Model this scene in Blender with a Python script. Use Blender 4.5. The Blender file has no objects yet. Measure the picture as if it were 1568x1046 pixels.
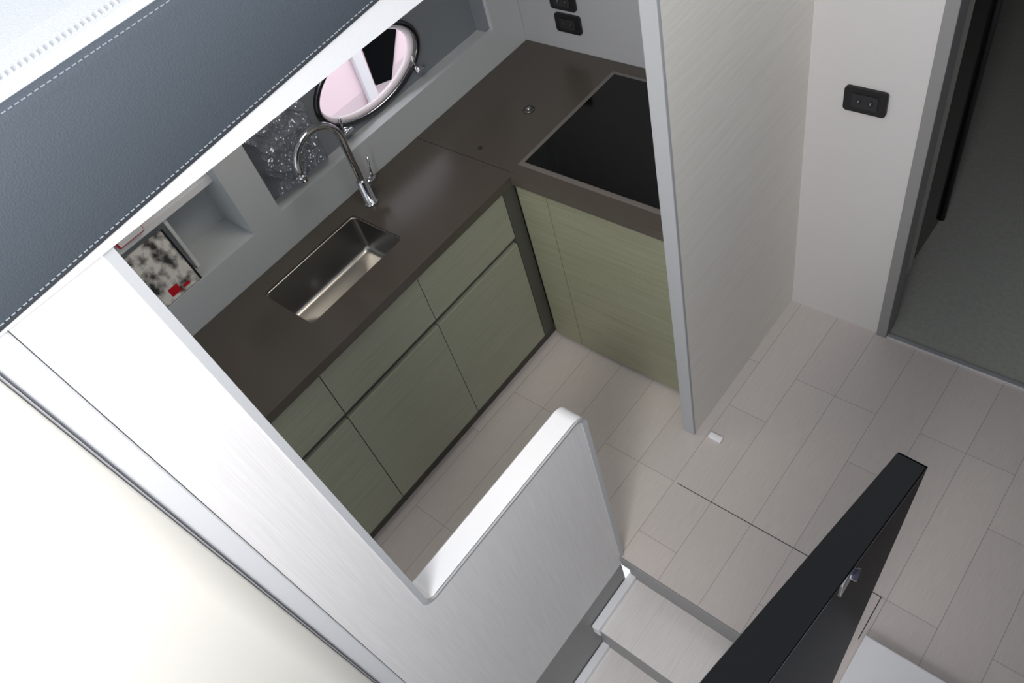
import bpy, bmesh, math, random
from mathutils import Vector, Matrix, noise
random.seed(4)
scene = bpy.context.scene
scene.view_settings.view_transform = 'Standard'

# ------------------------------------------------------------------ helpers
def srgb(r, g, b):
    def f(c):
        c /= 255.0
        return c/12.92 if c <= .04045 else ((c+.055)/1.055)**2.4
    return (f(r), f(g), f(b), 1)

def new_mat(name):
    m = bpy.data.materials.new(name); m.use_nodes = True
    return m, m.node_tree.nodes, m.node_tree.links, m.node_tree.nodes['Principled BSDF']

def plain(name, col, rough=.5, metal=0, bump=0, bscale=300, spec=.5, coat=0, var=.04):
    m, N, L, P = new_mat(name)
    tc = N.new('ShaderNodeTexCoord')
    nz = N.new('ShaderNodeTexNoise'); nz.inputs['Scale'].default_value = bscale; nz.inputs['Detail'].default_value = 4
    L.new(tc.outputs['Object'], nz.inputs['Vector'])
    mx = N.new('ShaderNodeMix'); mx.data_type = 'RGBA'
    mx.inputs[6].default_value = tuple(c*(1-var) for c in col[:3])+(1,)
    mx.inputs[7].default_value = tuple(min(1, c*(1+var)) for c in col[:3])+(1,)
    L.new(nz.outputs['Fac'], mx.inputs[0]); L.new(mx.outputs[2], P.inputs['Base Color'])
    P.inputs['Roughness'].default_value = rough; P.inputs['Metallic'].default_value = metal
    P.inputs['Specular IOR Level'].default_value = spec
    P.inputs['Coat Weight'].default_value = coat
    if bump:
        b = N.new('ShaderNodeBump'); b.inputs['Strength'].default_value = bump; b.inputs['Distance'].default_value = .002
        L.new(nz.outputs['Fac'], b.inputs['Height']); L.new(b.outputs['Normal'], P.inputs['Normal'])
    return m

def wood(name, c1, c2, axis, rough=.45, across=220, along=3, spec=.4, bump=.06):
    m, N, L, P = new_mat(name)
    tc = N.new('ShaderNodeTexCoord')
    mp = N.new('ShaderNodeMapping')
    s = [across]*3; s[axis] = along
    mp.inputs['Scale'].default_value = s
    nz = N.new('ShaderNodeTexNoise'); nz.inputs['Scale'].default_value = 1; nz.inputs['Detail'].default_value = 3
    nz.inputs['Distortion'].default_value = .2
    L.new(tc.outputs['Object'], mp.inputs['Vector']); L.new(mp.outputs['Vector'], nz.inputs['Vector'])
    mp2 = N.new('ShaderNodeMapping'); s2 = [across*.2]*3; s2[axis] = along*.5
    mp2.inputs['Scale'].default_value = s2
    nz2 = N.new('ShaderNodeTexNoise'); nz2.inputs['Scale'].default_value = 1; nz2.inputs['Detail'].default_value = 2
    L.new(tc.outputs['Object'], mp2.inputs['Vector']); L.new(mp2.outputs['Vector'], nz2.inputs['Vector'])
    ad = N.new('ShaderNodeMath'); ad.operation = 'MULTIPLY_ADD'; ad.inputs[1].default_value = .8
    ml = N.new('ShaderNodeMath'); ml.operation = 'MULTIPLY'; ml.inputs[1].default_value = .2
    L.new(nz2.outputs['Fac'], ml.inputs[0]); L.new(nz.outputs['Fac'], ad.inputs[0]); L.new(ml.outputs[0], ad.inputs[2])
    cr = N.new('ShaderNodeValToRGB'); cr.color_ramp.elements[0].position = .32; cr.color_ramp.elements[1].position = .66
    cr.color_ramp.elements[0].color = c2; cr.color_ramp.elements[1].color = c1
    L.new(ad.outputs[0], cr.inputs[0]); L.new(cr.outputs[0], P.inputs['Base Color'])
    b = N.new('ShaderNodeBump'); b.inputs['Strength'].default_value = bump; b.inputs['Distance'].default_value = .001
    L.new(nz.outputs['Fac'], b.inputs['Height']); L.new(b.outputs['Normal'], P.inputs['Normal'])
    P.inputs['Roughness'].default_value = rough; P.inputs['Specular IOR Level'].default_value = spec
    return m

def plank_mat(name, c1, c2, cm):
    m, N, L, P = new_mat(name)
    tc = N.new('ShaderNodeTexCoord'); sp = N.new('ShaderNodeSeparateXYZ'); cb = N.new('ShaderNodeCombineXYZ')
    L.new(tc.outputs['Object'], sp.inputs[0])
    ax = N.new('ShaderNodeMath'); ax.operation = 'ADD'; ax.inputs[1].default_value = .88+.1525*12
    ay = N.new('ShaderNodeMath'); ay.operation = 'ADD'; ay.inputs[1].default_value = 6.1-1.087
    L.new(sp.outputs['X'], ax.inputs[0]); L.new(sp.outputs['Y'], ay.inputs[0])
    L.new(ay.outputs[0], cb.inputs['X']); L.new(ax.outputs[0], cb.inputs['Y'])
    br = N.new('ShaderNodeTexBrick'); br.offset = .37; br.offset_frequency = 3
    br.inputs['Scale'].default_value = 1; br.inputs['Brick Width'].default_value = .61
    br.inputs['Row Height'].default_value = .1525; br.inputs['Mortar Size'].default_value = .0011
    br.inputs['Mortar Smooth'].default_value = .1
    br.inputs['Color1'].default_value = c1; br.inputs['Color2'].default_value = c2; br.inputs['Mortar'].default_value = cm
    L.new(cb.outputs[0], br.inputs['Vector'])
    mp = N.new('ShaderNodeMapping'); mp.inputs['Scale'].default_value = (330, 14, 40)
    nz = N.new('ShaderNodeTexNoise'); nz.inputs['Scale'].default_value = 1; nz.inputs['Detail'].default_value = 4
    L.new(tc.outputs['Object'], mp.inputs[0]); L.new(mp.outputs[0], nz.inputs['Vector'])
    mr = N.new('ShaderNodeMapRange'); mr.inputs[3].default_value = .86; mr.inputs[4].default_value = 1.12
    L.new(nz.outputs['Fac'], mr.inputs[0])
    mx = N.new('ShaderNodeMix'); mx.data_type = 'RGBA'; mx.blend_type = 'MULTIPLY'; mx.inputs[0].default_value = 1
    L.new(br.outputs['Color'], mx.inputs[6]); L.new(mr.outputs[0], mx.inputs[7]); L.new(mx.outputs[2], P.inputs['Base Color'])
    P.inputs['Roughness'].default_value = .36; P.inputs['Specular IOR Level'].default_value = .45
    return m

def finish(bm, name, mat, parent=None, smooth=False):
    bmesh.ops.recalc_face_normals(bm, faces=bm.faces)
    me = bpy.data.meshes.new(name); bm.to_mesh(me); bm.free()
    if smooth:
        for p in me.polygons: p.use_smooth = True
    o = bpy.data.objects.new(name, me)
    scene.collection.objects.link(o)
    if mat: me.materials.append(mat)
    if parent: o.parent = parent
    return o

def empty(name):
    e = bpy.data.objects.new(name, None); e.empty_display_size = .1
    scene.collection.objects.link(e); return e

def add_box(bm, x0, x1, y0, y1, z0, z1, bev=0):
    g = bmesh.ops.create_cube(bm, size=1)
    for v in g['verts']:
        v.co = Vector(((x0+x1)/2+v.co.x*(x1-x0), (y0+y1)/2+v.co.y*(y1-y0), (z0+z1)/2+v.co.z*(z1-z0)))
    if bev:
        es = list({e for v in g['verts'] for e in v.link_edges})
        bmesh.ops.bevel(bm, geom=es, offset=bev, segments=2, affect='EDGES', profile=.6)

def box(name, x0, x1, y0, y1, z0, z1, mat, bev=0, parent=None):
    bm = bmesh.new(); add_box(bm, x0, x1, y0, y1, z0, z1, bev)
    return finish(bm, name, mat, parent)

def boxes(name, lst, mat, bev=0, parent=None):
    bm = bmesh.new()
    for b in lst: add_box(bm, *b, bev)
    return finish(bm, name, mat, parent)

MAP = {'x': lambda a, b, w: Vector((w, a, b)), 'y': lambda a, b, w: Vector((a, w, b)), 'z': lambda a, b, w: Vector((a, b, w))}
def plate(name, outer, holes, axis, w0, w1, mat, parent=None):
    f = MAP[axis]; bm = bmesh.new(); loops = []
    for lp in [outer]+holes:
        vs = [bm.verts.new(f(a, b, w0)) for a, b in lp]; loops.append(vs)
    es = []
    for vs in loops:
        for i in range(len(vs)): es.append(bm.edges.new((vs[i], vs[(i+1) % len(vs)])))
    bmesh.ops.triangle_fill(bm, edges=es, use_beauty=True, use_dissolve=False)
    faces = list(bm.faces)
    top = {}
    for vs, lp in zip(loops, [outer]+holes):
        for v, (a, b) in zip(vs, lp): top[v] = bm.verts.new(f(a, b, w1))
    for fc in faces: bm.faces.new([top[v] for v in reversed(fc.verts)])
    for vs in loops:
        for i in range(len(vs)):
            a, b = vs[i], vs[(i+1) % len(vs)]
            bm.faces.new((a, b, top[b], top[a]))
    return finish(bm, name, mat, parent)

def rect(a0, a1, b0, b1): return [(a0, b0), (a1, b0), (a1, b1), (a0, b1)]
def rrect(a0, a1, b0, b1, r, n=6):
    pts = []
    for cx, cy, s in ((a1-r, b0+r, -90), (a1-r, b1-r, 0), (a0+r, b1-r, 90), (a0+r, b0+r, 180)):
        for i in range(n+1):
            t = math.radians(s+90*i/n); pts.append((cx+r*math.cos(t), cy+r*math.sin(t)))
    return pts
def ellipse(cy, cz, a, b, n=64):
    return [(cy+a*math.cos(2*math.pi*i/n), cz+b*math.sin(2*math.pi*i/n)) for i in range(n)]

def tube(name, pts, rad, mat, parent=None, cyclic=False, seg=16, bm_in=None):
    bm = bm_in or bmesh.new(); pts = [Vector(p) for p in pts]; n = len(pts)
    rads = rad if isinstance(rad, (list, tuple)) else [rad]*n
    rings = []; prev = None
    for i, p in enumerate(pts):
        if cyclic: t = pts[(i+1) % n]-pts[i-1]
        else: t = pts[min(i+1, n-1)]-pts[max(i-1, 0)]
        t.normalize()
        if prev is None:
            a = Vector((0, 0, 1)) if abs(t.z) < .9 else Vector((1, 0, 0))
            u = t.cross(a).normalized()
        else:
            u = (prev-t*prev.dot(t)).normalized()
        prev = u; w = t.cross(u)
        rings.append([bm.verts.new(p+(u*math.cos(2*math.pi*k/seg)+w*math.sin(2*math.pi*k/seg))*rads[i]) for k in range(seg)])
    m = n if cyclic else n-1
    for i in range(m):
        A, B = rings[i], rings[(i+1) % n]
        for k in range(seg): bm.faces.new((A[k], A[(k+1) % seg], B[(k+1) % seg], B[k]))
    if not cyclic:
        bm.faces.new(list(reversed(rings[0]))); bm.faces.new(rings[-1])
    if bm_in: return
    return finish(bm, name, mat, parent, True)

def loft(name, sections, mat, parent=None, smooth=False, close=True):
    bm = bmesh.new(); R = [[bm.verts.new(p) for p in s] for s in sections]
    k = len(R[0])
    for i in range(len(R)-1):
        for j in range(k if close else k-1):
            bm.faces.new((R[i][j], R[i][(j+1) % k], R[i+1][(j+1) % k], R[i+1][j]))
    if close:
        bm.faces.new(R[0]); bm.faces.new(list(reversed(R[-1])))
    return finish(bm, name, mat, parent, smooth)

# ------------------------------------------------------------------ materials
M_floor = plank_mat('oak_planks_greige', srgb(207, 199, 194), srgb(201, 193, 189), srgb(158, 151, 148))
M_white_wood = wood('whitewashed_veneer', srgb(245, 243, 243), srgb(234, 232, 232), 2, .5, 420, 7, bump=.03)
M_part_wood = wood('ivory_veneer', srgb(240, 237, 229), srgb(228, 224, 216), 1, .5, 330, 6, bump=.04)
M_cab = wood('green_oak_veneer', srgb(166, 169, 151), srgb(148, 152, 134), 1, .45, 330, 4)
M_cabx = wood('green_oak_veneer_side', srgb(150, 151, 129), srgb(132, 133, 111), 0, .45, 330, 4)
M_counter = plain('solid_surface_taupe', srgb(82, 76, 70), .24, spec=.5, bscale=900, var=.08)
M_channel = plain('channel_grey_brown', srgb(84, 84, 79), .4)
M_white = plain('white_lacquer', srgb(236, 237, 239), .35)
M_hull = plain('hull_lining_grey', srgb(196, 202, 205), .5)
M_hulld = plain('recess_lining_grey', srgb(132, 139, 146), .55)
M_wall = plain('wall_fabric_offwhite', srgb(218, 215, 213), .7, bump=.2, bscale=500)
M_trim = plain('satin_aluminium_trim', srgb(178, 180, 183), .4, 0)
M_cap = plain('white_cap_rail', srgb(244, 245, 248), .35)
M_grey = plain('grey_trim', srgb(146, 145, 145), .45)
M_lgrey = plain('light_grey_riser', srgb(178, 178, 180), .45)
M_steel = plain('brushed_steel', srgb(170, 169, 166), .28, 1, bump=.05, bscale=700)
M_chrome = plain('chrome', srgb(205, 205, 208), .08, 1, var=0)
M_black = plain('black_gloss_lacquer', srgb(6, 7, 9), .1, spec=.2, var=0, bump=.04, bscale=9)
M_blackside = plain('black_satin_lacquer', srgb(8, 9, 11), .4, spec=.03, var=0)
M_glass_black = plain('cooktop_glass', srgb(6, 6, 7), .1, spec=.4, var=0)
M_plastic = plain('black_plastic', srgb(28, 28, 31), .4)
M_leather = plain('slate_leather', srgb(78, 85, 93), .6, bump=.3, bscale=450, var=.1, spec=.3)
M_leather_w = plain('white_leather', srgb(200, 202, 204), .6, bump=.35, bscale=450)
M_thread = plain('stitch_thread', srgb(140, 148, 156), .8)
M_thread_w = plain('stitch_thread_white', srgb(245, 245, 245), .8)
M_gel = plain('cream_gelcoat', srgb(255, 252, 243), .35, coat=.2, var=.003, bscale=3)
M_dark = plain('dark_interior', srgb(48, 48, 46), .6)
M_dfloor = plain('cabin_carpet', srgb(160, 161, 154), .9, bscale=60, var=.2)
M_seam = plain('dark_seam', srgb(40, 36, 34), .7)
M_red = plain('red_cover', srgb(190, 12, 30), .4)
M_sill = plain('sill_steel', srgb(225, 226, 230), .25, .6)
M_toe = plain('toe_kick', srgb(76, 72, 66), .5)

# ------------------------------------------------------------------ floor & shell
floor = plate('floor', [(-1.75, -1.2), (-.88, -1.2), (-.88, .745), (-.13, .745), (-.13, -1.2), (.6, -1.2), (.6, 2.06), (-.93, 2.06), (-.93, 2.09), (-1.75, 2.09)], [], 'z', -.035, 0, M_floor)
boxes('trim_1', [(-.864, -.133, 1.0857, 1.0883, -.001, .0006), (-.1343, -.1317, .93, 1.0885, -.001, .0006)], M_seam)
box('trim_2', -.875, -.13, .737, .7447, -.05, .0012, M_grey, .002)

box('wall_front_galley', -2.35, -.965, 2.092, 2.13, 0, 2.08, plain('galley_wall', srgb(172, 174, 178), .6))
plate('wall_front', [(-.92, 0), (-.57, 0), (-.57, 1.95), (.45, 1.95), (.45, 0), (.6, 0), (.6, 2.3), (-.92, 2.3)], [], 'y', 2.04, 2.09, M_wall)
box('sky_blocker_side', .6, .64, -1.2, 2.09, 0, 2.3, plain('sky_blocker_side_blue', srgb(90, 92, 110), .7))  # unseen wall, set close and dark to block sky light from the right
box('sky_blocker_top', .14, .64, -1.2, 2.09, 2.3, 2.34, plain('sky_blocker_top_grey', srgb(110, 112, 128), .7))  # unseen slab added to darken the right-hand floor

pw = empty('wall_partition')
box('partition_panel', -.962, -.92, 1.30, 2.088, 0, 2.08, M_part_wood, 0, pw)
box('partition_edge', -.966, -.919, 1.288, 1.301, 0, 2.08, M_trim, .003, pw)

box('ceiling', -2.4, -.875, -1.2, 2.13, 2.085, 2.13, M_white)

hull = empty('wall_left')
plate('lining', rect(-1.2, 2.09, .87, 2.085), [rect(.18, .69, 1.04, 1.9), rect(.81, 1.93, 1.04, 1.9)], 'x', -2.16, -2.141, M_hull, hull)
boxes('cubby', [(-2.32, -2.16, .16, .18, 1.02, 1.9), (-2.32, -2.16, .69, .71, 1.02, 1.9), (-2.32, -2.16, .16, .71, 1.02, 1.04),
                (-2.33, -2.32, .16, .71, 1.02, 1.9)], M_hull, 0, hull)
box('cubby_shelf', -2.32, -2.19, .18, .69, 1.25, 1.275, M_white, .002, hull)
box('cubby_divider', -2.32, -2.2, .492, .504, 1.04, 1.25, M_white, .002, hull)
PC = (1.385, 1.174)
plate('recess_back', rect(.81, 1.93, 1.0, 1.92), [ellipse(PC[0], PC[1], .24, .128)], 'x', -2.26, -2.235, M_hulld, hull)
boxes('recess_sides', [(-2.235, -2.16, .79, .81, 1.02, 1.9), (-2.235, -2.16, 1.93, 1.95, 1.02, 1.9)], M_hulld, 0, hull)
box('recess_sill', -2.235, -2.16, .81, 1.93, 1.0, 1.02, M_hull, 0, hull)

# porthole
pt = empty('window_1')
tube('ring', [(-2.228, a, b) for a, b in ellipse(PC[0], PC[1], .247, .135, 72)], .011, plain('dark_chrome', srgb(95, 95, 98), .2, 1), pt, True)
tube('inner_ring', [(-2.252, a, b) for a, b in ellipse(PC[0], PC[1], .236, .124, 72)], .014, plain('white_gasket', srgb(250, 242, 248), .3), pt, True)
mg, N, L, P = new_mat('clear_glass')
P.inputs['Transmission Weight'].default_value = 1; P.inputs['Roughness'].default_value = 0; P.inputs['IOR'].default_value = 1.02
P.inputs['Base Color'].default_value = (1, .97, .99, 1)
plate('pane', ellipse(PC[0], PC[1], .235, .123), [], 'x', -2.264, -2.26, mg, pt)
for i, (cy, cz) in enumerate(((1.195, 1.072), (1.58, 1.075))):
    bm = bmesh.new()
    tube('', [(-2.235, cy, cz), (-2.195, cy, cz)], .012, None, bm_in=bm)
    tube('', [(-2.195, cy-.02, cz), (-2.195, cy+.02, cz)], .007, None, bm_in=bm)
    tube('', [(-2.225, cy, cz), (-2.215, cy, cz+.05)], .006, None, bm_in=bm)
    finish(bm, 'clamp_%d' % (i+1), M_chrome, pt, True)

nb = empty('neighbouring_boat')
loft('hull_side', [[(-3.5, y, -1), (-3.3, y, -.2), (-3.2, y, .5), (-3.2, y, 1.1), (-3.6, y, 1.1), (-3.8, y, -1)] for y in (0, 4.5)], plain('pink_white_hull', srgb(252, 228, 234), .3), nb)
plate('hull_window', [(2.0, .48), (2.1, .45), (2.30, .75), (2.34, 1.0), (2.02, 1.0)], [], 'x', -3.2, -3.19, M_blackside, nb)
box('hull_post', -3.2, -3.17, 1.92, 1.98, .1, 1.1, M_white, .005, nb)

# ------------------------------------------------------------------ kitchen counter
kc = empty('kitchen_counter')
SX0, SX1, SY0, SY1 = -2.06, -1.80, .578, .998
outer = [(-2.14, -1.0), (-1.655, -1.0), (-1.655, 1.395), (-.967, 1.395), (-.967, 2.09), (-2.14, 2.09)]
plate('worktop', outer, [rrect(SX0, SX1, SY0, SY1, .018)], 'z', .865, .9, M_counter, kc)
boxes('carcass', [(-2.13, -1.70, -1.0, 2.08, .07, .70), (-1.70, -.97, 1.44, 2.08, .04, .86)], M_dark, 0, kc)
boxes('channels', [(-1.70, -1.682, -1.0, 1.41, .07, .864), (-1.682, -1.667, 1.352, 1.412, .07, .864), (-1.69, -.967, 1.425, 1.44, .03, .864)], M_channel, 0, kc)
boxes('toe_kick', [(-1.72, -1.69, -1.0, 1.43, 0, .068), (-1.69, -.967, 1.432, 1.445, 0, .03)], M_toe, 0, kc)
fr = []
for a, b in ((-.42, .02), (.022, .4625), (.4655, .907), (.910, 1.348)):
    fr.append((-1.682, -1.664, a, b, .648, .856)); fr.append((-1.682, -1.664, a, b, .074, .618))
boxes('drawer_fronts', fr, M_cab, .0015, kc)
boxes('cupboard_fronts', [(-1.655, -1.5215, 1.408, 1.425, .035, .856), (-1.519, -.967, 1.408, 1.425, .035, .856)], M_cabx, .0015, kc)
boxes('worktop_joint', [(-2.138, -1.66, 1.416, 1.418, .8995, .9004)], M_seam, 0, kc)

# sink
sk = empty('kitchen_sink')
def ringz(ins, z, r): return [(a, b, z) for a, b in rrect(SX0+ins, SX1-ins, SY0+ins, SY1-ins, r)]
secs = [ringz(-.003, .892, .02), ringz(.001, .892, .018), ringz(.002, .886, .018), ringz(.004, .765, .02), ringz(.010, .748, .022), ringz(.025, .741, .022), ringz(.12, .738, .004)]
bm = bmesh.new(); R = [[bm.verts.new(p) for p in s] for s in secs]
for i in range(len(R)-1):
    k = len(R[i])
    for j in range(k): bm.faces.new((R[i][j], R[i][(j+1) % k], R[i+1][(j+1) % k], R[i+1][j]))
bm.faces.new(R[-1])
o = finish(bm, 'basin', M_steel, sk, True)
tube('drain', [(-1.93, .79, .7385), (-1.93, .79, .743)], .032, M_chrome, sk)

# faucet
fc = empty('kitchen_faucet')
FX, FY = -2.037, 1.075
path = [(FX, FY, .9+i*.035) for i in range(9)]
r = .093; cy = FY-r
for i in range(1, 19):
    t = math.radians(i*186/18)
    path.append((FX, cy+r*math.cos(t), 1.18+r*math.sin(t)))
tube('gooseneck', path, .0125, M_chrome, fc)
tube('spout_tip', [(path[-1][0], path[-1][1], path[-1][2]+.004), (FX, path[-1][1]+.002, path[-1][2]-.022)], .0148, M_chrome, fc)
tube('base', [(FX, FY, .9), (FX, FY, .906), (FX, FY, .908), (FX, FY, 1.0), (FX, FY, 1.008)], [.026, .026, .02, .02, .0125], M_chrome, fc)
tube('handle_stub', [(FX, FY, .975), (FX, FY+.035, .975), (FX, FY+.055, .975)], [.014, .014, .012], M_chrome, fc)
tube('lever', [(FX, FY+.045, .98), (FX, FY+.05, 1.02), (FX-.0, FY+.06, 1.06)], [.006, .004, .0035], M_chrome, fc)

# cooktop
ck = empty('cooktop')
box('frame', -1.67, -1.07, 1.458, 2.03, .9, .9035, plain('hob_frame', srgb(112, 108, 104), .3), .001, ck)
box('glass', -1.652, -1.088, 1.476, 2.014, .9035, .9055, M_glass_black, .001, ck)
pu = empty('worktop_outlet')
tube('rim', [(-1.83, 1.72, .9), (-1.83, 1.72, .904)], .022, plain('outlet_cap', srgb(90, 87, 82), .3, .6), pu, seg=24)
tube('button', [(-1.83, 1.72, .904), (-1.83, 1.72, .909)], .008, M_chrome, pu)
tube('worktop_plug', [(-1.86, 1.47, .9), (-1.86, 1.47, .903)], .008, M_seam)

def socket(cx, cy, cz, w, h):
    e = empty('power_socket')
    plate('plate', rrect(cx-w/2, cx+w/2, cz-h/2, cz+h/2, .012), [], 'y', cy-.01, cy, M_plastic, e)
    plate('module', rrect(cx-w*.3, cx+w*.3, cz-h*.28, cz+h*.28, .004), [], 'y', cy-.013, cy-.01, plain('socket_module', srgb(45, 45, 48), .35), e)
    for s in (-1, 1):
        tube('port', [(cx+s*w*.14, cy-.0131, cz), (cx+s*w*.14, cy-.0145, cz)], .008, M_seam, e)
        box('contact', cx+s*w*.14-.002, cx+s*w*.14+.002, cy-.0155, cy-.0145, cz-.004, cz+.004, M_chrome, 0, e)
socket(-.737, 2.04, 1.017, .13, .084)
socket(-1.896, 2.091, 1.02, .12, .075)
socket(-1.905, 2.091, 1.112, .12, .075)

# cubby contents
mm, N, L, P = new_mat('magazine_print')
tc = N.new('ShaderNodeTexCoord'); nz = N.new('ShaderNodeTexNoise'); nz.inputs['Scale'].default_value = 24; nz.inputs['Detail'].default_value = 6
L.new(tc.outputs['Object'], nz.inputs['Vector'])
cr = N.new('ShaderNodeValToRGB'); cr.color_ramp.elements[0].position = .36; cr.color_ramp.elements[0].color = srgb(55, 55, 56)
cr.color_ramp.elements[1].position = .56; cr.color_ramp.elements[1].color = srgb(225, 222, 216)
L.new(nz.outputs['Fac'], cr.inputs[0]); L.new(cr.outputs[0], P.inputs['Base Color']); P.inputs['Roughness'].default_value = .3
mgz = empty('magazine')
for nm, bx, mt in (('cover', (-.004, .004, 0, .155, 0, .2), mm), ('pages', (-.0035, .0035, .001, .154, .001, .199), M_white),
                   ('spine', (-.0042, .0046, .15, .157, 0, .2), M_plastic),
                   ('title', (.004, .0045, .05, .085, .012, .04), M_red), ('subtitle', (.004, .0045, .095, .12, .012, .022), M_red)):
    box(nm, *bx, mt, 0, mgz)
mgz.matrix_world = Matrix.Translation((-2.15, .315, 1.043)) @ Matrix.Rotation(math.radians(-9), 4, 'Y')
rb = empty('red_book')
box('cover', -2.27, -2.172, .34, .43, 1.276, 1.312, M_red, .002, rb); box('pages', -2.268, -2.171, .345, .428, 1.280, 1.308, M_white, 0, rb)

# plastic bag
bm = bmesh.new(); n = 80; G = {}
def ridge(v): return 1-abs(noise.noise(Vector(v)))*2
for i in range(n+1):
    for j in range(n+1):
        a, b = i/n, j/n
        p = Vector((0, .83+.27*a, 1.025+.28*b))
        wob = noise.noise(Vector((a*3, b*3, 7)))*.5
        d = ridge((a*4+wob, b*3, 1))*.024+ridge((a*9, b*8+wob, 5))*.016+ridge((a*20, b*17+wob, 3))*.008
        e = 1-max(abs(a-.5), abs(b-.5))*2
        p.x = -2.228+max(0, min(1, e*4))*(.02+d); p.y += noise.noise(Vector((b*5, a*2, 9)))*.025; p.z += max(0, noise.noise(Vector((a*5, 3, 2))))*.04*b
        G[i, j] = bm.verts.new(p)
for i in range(n):
    for j in range(n): bm.faces.new((G[i, j], G[i+1, j], G[i+1, j+1], G[i, j+1]))
mb, N, L, P = new_mat('clear_plastic_film')
P.inputs['Base Color'].default_value = srgb(180, 186, 200); P.inputs['Roughness'].default_value = .06
P.inputs['Alpha'].default_value = .42; P.inputs['Specular IOR Level'].default_value = 1; P.inputs['Metallic'].default_value = .5
finish(bm, 'plastic_bag', mb, None, False)

# ------------------------------------------------------------------ stair side panel
sp = empty('stair_side_panel')
def arc(cx, cz, r, a0, a1, n=8):
    return [(cx+r*math.cos(math.radians(a0+(a1-a0)*i/n)), cz+r*math.sin(math.radians(a0+(a1-a0)*i/n))) for i in range(n+1)]
ZT = .885; YE = .745; YI = .14
edge = [(YE, -.05)]+arc(YE-.03, ZT-.03, .03, 0, 90)+arc(YI+.035, ZT+.035, .035, 270, 180)+[(YI-.020, 2.08)]
prof = edge+[(-.008, 2.08), (-.008, -.05)]
plate('panel', prof, [], 'x', -.94, -.878, M_white_wood, sp)
T = .012
def offs(pts, d):
    out = []
    for i in range(len(pts)):
        a = Vector(pts[max(i-1, 0)]); b = Vector(pts[min(i+1, len(pts)-1)])
        t = (b-a).normalized(); nn = Vector((t.y, -t.x)); out.append((pts[i][0]+nn.x*d, pts[i][1]+nn.y*d))
    return out
oe = offs(edge, T)
secs = []
for (a, b), (c, d) in zip(edge, oe):
    secs.append([(-.945, a, b), (-.877, a, b), (-.874, (a+c)/2, (b+d)/2), (-.877, c, d), (-.942, c, d), (-.947, (a+c)/2, (b+d)/2)])
loft('cap_rail', secs, M_cap, sp)
ie = offs(edge, -.002)
loft('edge_trim', [[(-.8785, a, b), (-.8755, a, b), (-.8715, c, d), (-.8785, c, d)] for (a, b), (c, d) in zip(ie, oe)], M_trim, sp)
box('stairwell_skirt', -.94, -.882, -.045, .742, -1.3, -.05, M_grey, 0, sp)

fp = empty('companionway_frame')
box('post', -.94, -.8765, -.048, -.009, -1.0, 2.08, plain('frame_white', srgb(226, 228, 231), .35), .003, fp)
box('shadow_gap', -.94, -.872, -.052, -.048, -1.0, 2.05, M_lgrey, 0, fp)
pr = [(-.870, -.052)]+[(-.867+.17*(i/24)**1.35, -.056-1.144*i/24) for i in range(25)]
face = loft('gelcoat_moulding', [[(x, y, z) for x, y in pr] for z in (-1.0, .5, 2.06)], M_gel, fp, True, False)
loft('gelcoat_backing', [[(x-.012, y, z) for x, y in pr]+[(-.94, -1.2, z), (-.94, -.053, z)] for z in (-1.0, 2.055)], M_gel, fp)

# ------------------------------------------------------------------ stairs
st = empty('staircase')
M_tread = plank_mat('tread_planks', srgb(234, 229, 226), srgb(230, 225, 222), srgb(216, 210, 206))
for i in range(4):
    z = -.215*(i+1); y1 = .775-.215*i; y0 = y1-.235
    box('tread_%d' % (i+1), -.862, -.132, y0, y1, z-.028, z, M_tread, .002, st)
    box('nosing_%d' % (i+1), -.862, -.132, y0-.004, y0+.004, z-.029, z-.001, M_grey, .001, st)
    box('riser_%d' % (i+1), -.875, -.132, y1-.008, y1+.004, z, z+.164, M_grey, 0, st)
    box('side_strip_%d' % (i+1), -.879, -.850, y0-.01, y1-.008, z-.03, z+.03, M_cap, .003, st)
box('lower_floor', -.88, -.13, -1.2, .12, -1.1, -1.06, M_floor, 0, st)
box('side_wall', -.132, -.12, -1.2, .736, -1.1, -.04, M_grey, 0, st)

box('landing_step', -.118, .598, -1.2, .925, .001, .08, plain('landing_white', srgb(228, 228, 232), .4), .004)

# ------------------------------------------------------------------ black gloss door leaf
dl = empty('door_1')
pl = [(-.104, .558), (-.069, .556), (-.102, .2), (-.13, -.1), (-.19, -.1), (-.156, .2)]
leaf = loft('leaf', [[(x-.031*(1.69-z), y, z) for x, y in pl] for z in (.1, 1.687)], M_blackside, dl)
loft('leaf_top', [[(x-(x+.13)*k, y-(.004 if y > .5 else 0)*k*25, z) for x, y in pl] for z, k in ((1.6865, 0), (1.689, 0), (1.6905, .03))], M_black, dl)
tube('leaf_edge_highlight', [(-.0735, .55, 1.6895), (-.1065, .2, 1.6895), (-.134, -.1, 1.6895)], .0006, M_grey, dl, seg=6)  # thin grey strand drawn in as the bevel's highlight
tube('latch_bolt', [(-.094, .395, 1.674), (-.077, .397, 1.674)], .008, M_chrome, dl)
box('latch_plate', -.0895, -.0835, .37, .415, 1.655, 1.686, M_steel, .001, dl)

box('door_stop', -.872, -.82, 1.305, 1.33, 0, .012, M_cap, .004)

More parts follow.
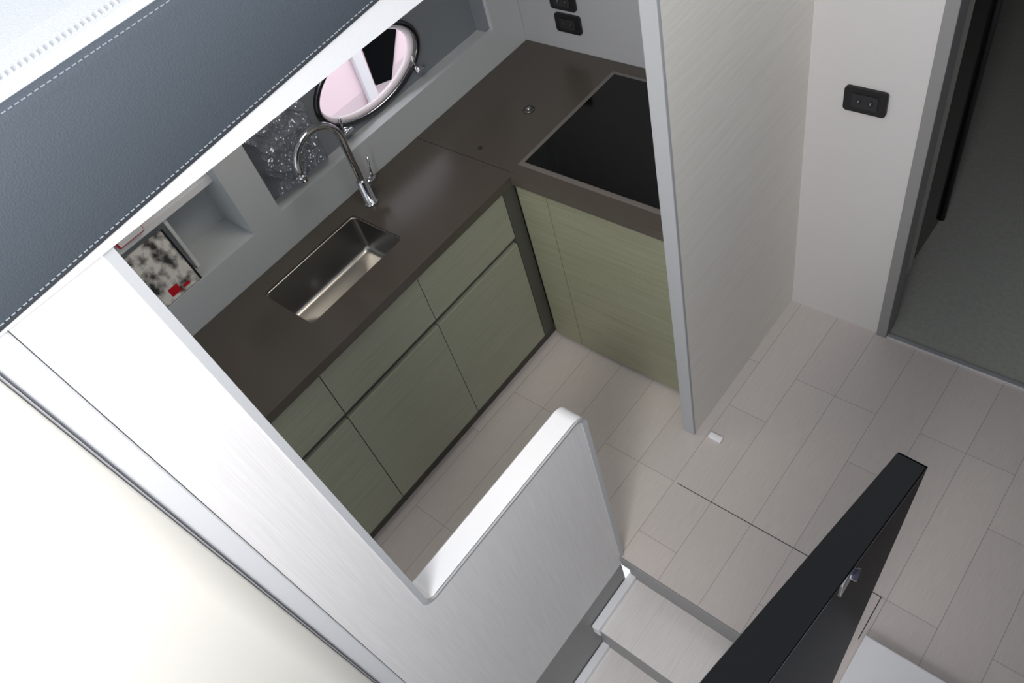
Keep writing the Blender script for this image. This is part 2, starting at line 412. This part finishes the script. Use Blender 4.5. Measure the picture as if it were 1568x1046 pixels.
# ------------------------------------------------------------------ cabin doorway
dt = empty('door_2')
boxes('jamb', [(-.572, -.535, 2.03, 2.11, 0, 1.97), (.42, .457, 2.03, 2.11, 0, 1.97), (-.572, .457, 2.03, 2.11, 1.94, 1.98)], M_grey, .003, dt)
box('sill', -.535, .42, 2.035, 2.055, 0, .008, M_sill, .002, dt)
box('leaf', -.64, -.605, 2.42, 2.72, .01, 1.95, M_black, .004, dt)
tube('gasket', [(-.60, 2.7, .02), (-.60, 2.7, 1.9)], .012, M_plastic, dt)
cb = empty('cabin_beyond')
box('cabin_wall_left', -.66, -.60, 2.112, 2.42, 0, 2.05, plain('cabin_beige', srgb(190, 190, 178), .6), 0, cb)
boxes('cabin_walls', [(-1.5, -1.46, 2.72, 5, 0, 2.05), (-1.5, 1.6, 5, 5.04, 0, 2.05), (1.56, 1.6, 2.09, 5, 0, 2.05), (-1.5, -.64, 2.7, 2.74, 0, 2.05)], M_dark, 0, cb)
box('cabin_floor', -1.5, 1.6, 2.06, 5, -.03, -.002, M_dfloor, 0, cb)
box('cabin_light_lid', -1.5, 1.6, 2.09, 5, 2.05, 2.09, M_dark, 0, cb)  # unseen lid added to keep the cabin dark

# ------------------------------------------------------------------ upholstered overhang
up = empty('upholstered_console')
def zl(y): return 2.088+.058*max(y, -.2)
ys = [-1.2+.15*i for i in range(23)]
loft('white_fascia', [[(-.875, y, 2.083), (-.866, y, 2.081), (-.864, y, 2.15), (-.90, y, 2.15)] for y in ys], M_white, up)
loft('leather_band', [[(-.90, y, zl(y)+.002), (-.862, y, zl(y)), (-.857, y, zl(y)+.01), (-.853, y, (zl(y)+2.27)/2), (-.857, y, 2.258), (-.866, y, 2.270), (-.90, y, 2.274)] for y in ys], M_leather, up, True)
loft('white_leather_top', [[(-.868, y, 2.2), (-.868, y, 2.271), (-.878, y, 2.279), (-.93, y, 2.288), (-1.2, y, 2.31), (-2.4, y, 2.33), (-2.4, y, 2.13), (-.9, y, 2.13)] for y in ys], M_leather_w, up)
bm = bmesh.new(); bm2 = bmesh.new()
y = -.4
while y < 1.9:
    tube('', [(-.8560, y, zl(y)+.009), (-.8556, y+.005, zl(y)+.0093)], .0008, None, bm_in=bm, seg=6)
    tube('', [(-.8615, y, 2.2645), (-.8615, y+.005, 2.2645)], .0008, None, bm_in=bm, seg=6)
    tube('', [(-.884, y, 2.282), (-.892, y+.001, 2.2835)], .0011, None, bm_in=bm2, seg=6)
    y += .0075
finish(bm, 'stitching', M_thread, up); finish(bm2, 'seam_stitching', M_thread_w, up)

# ------------------------------------------------------------------ lights
w = bpy.data.worlds.new('World'); scene.world = w; w.use_nodes = True
bg = w.node_tree.nodes['Background']; bg.inputs[0].default_value = (.88, .93, 1, 1); bg.inputs[1].default_value = 1.13
def area(name, loc, target, size, power, col):
    l = bpy.data.lights.new(name, 'AREA'); l.size = size; l.energy = power; l.color = col
    o = bpy.data.objects.new(name, l); o.location = loc
    o.rotation_euler = (Vector(target)-Vector(loc)).to_track_quat('-Z', 'Y').to_euler(); scene.collection.objects.link(o)
area('cockpit_daylight', (.25, -1.1, 2.8), (-.9, -.1, 1.5), .8, 62, (1, .98, .96))
area('galley_ceiling_light', (-1.5, .9, 2.07), (-1.5, .9, 0), .5, 4.5, (1, .9, .78))
area('neighbour_hull_fill', (-2.6, 2.2, 2.6), (-3.3, 2.2, .5), .8, 80, (1, .97, 1))  # added fill lamp that brightens the neighbouring hull

# ------------------------------------------------------------------ camera (from vanishing points)
F = 1210.0
c = Vector((784, 523))
def d(px, py): return Vector((px-c.x, py-c.y, F)).normalized()
down = d(1135, 1500)
fwdY = d(2762, -1660); fwdY = (fwdY-down*fwdY.dot(down)).normalized()
up_ = -down
Xa = fwdY.cross(up_)
right = Vector((Xa.x, fwdY.x, up_.x)); dn = Vector((Xa.y, fwdY.y, up_.y)); fw = Vector((Xa.z, fwdY.z, up_.z))
cam = bpy.data.cameras.new('camera'); co = bpy.data.objects.new('camera', cam); scene.collection.objects.link(co)
R3 = Matrix((right, -dn, -fw)).transposed()
co.matrix_world = Matrix.Translation((0, 0, 2.6)) @ R3.to_4x4()
cam.sensor_width = 36; cam.lens = 36*F/1568; cam.clip_start = .02
scene.camera = co
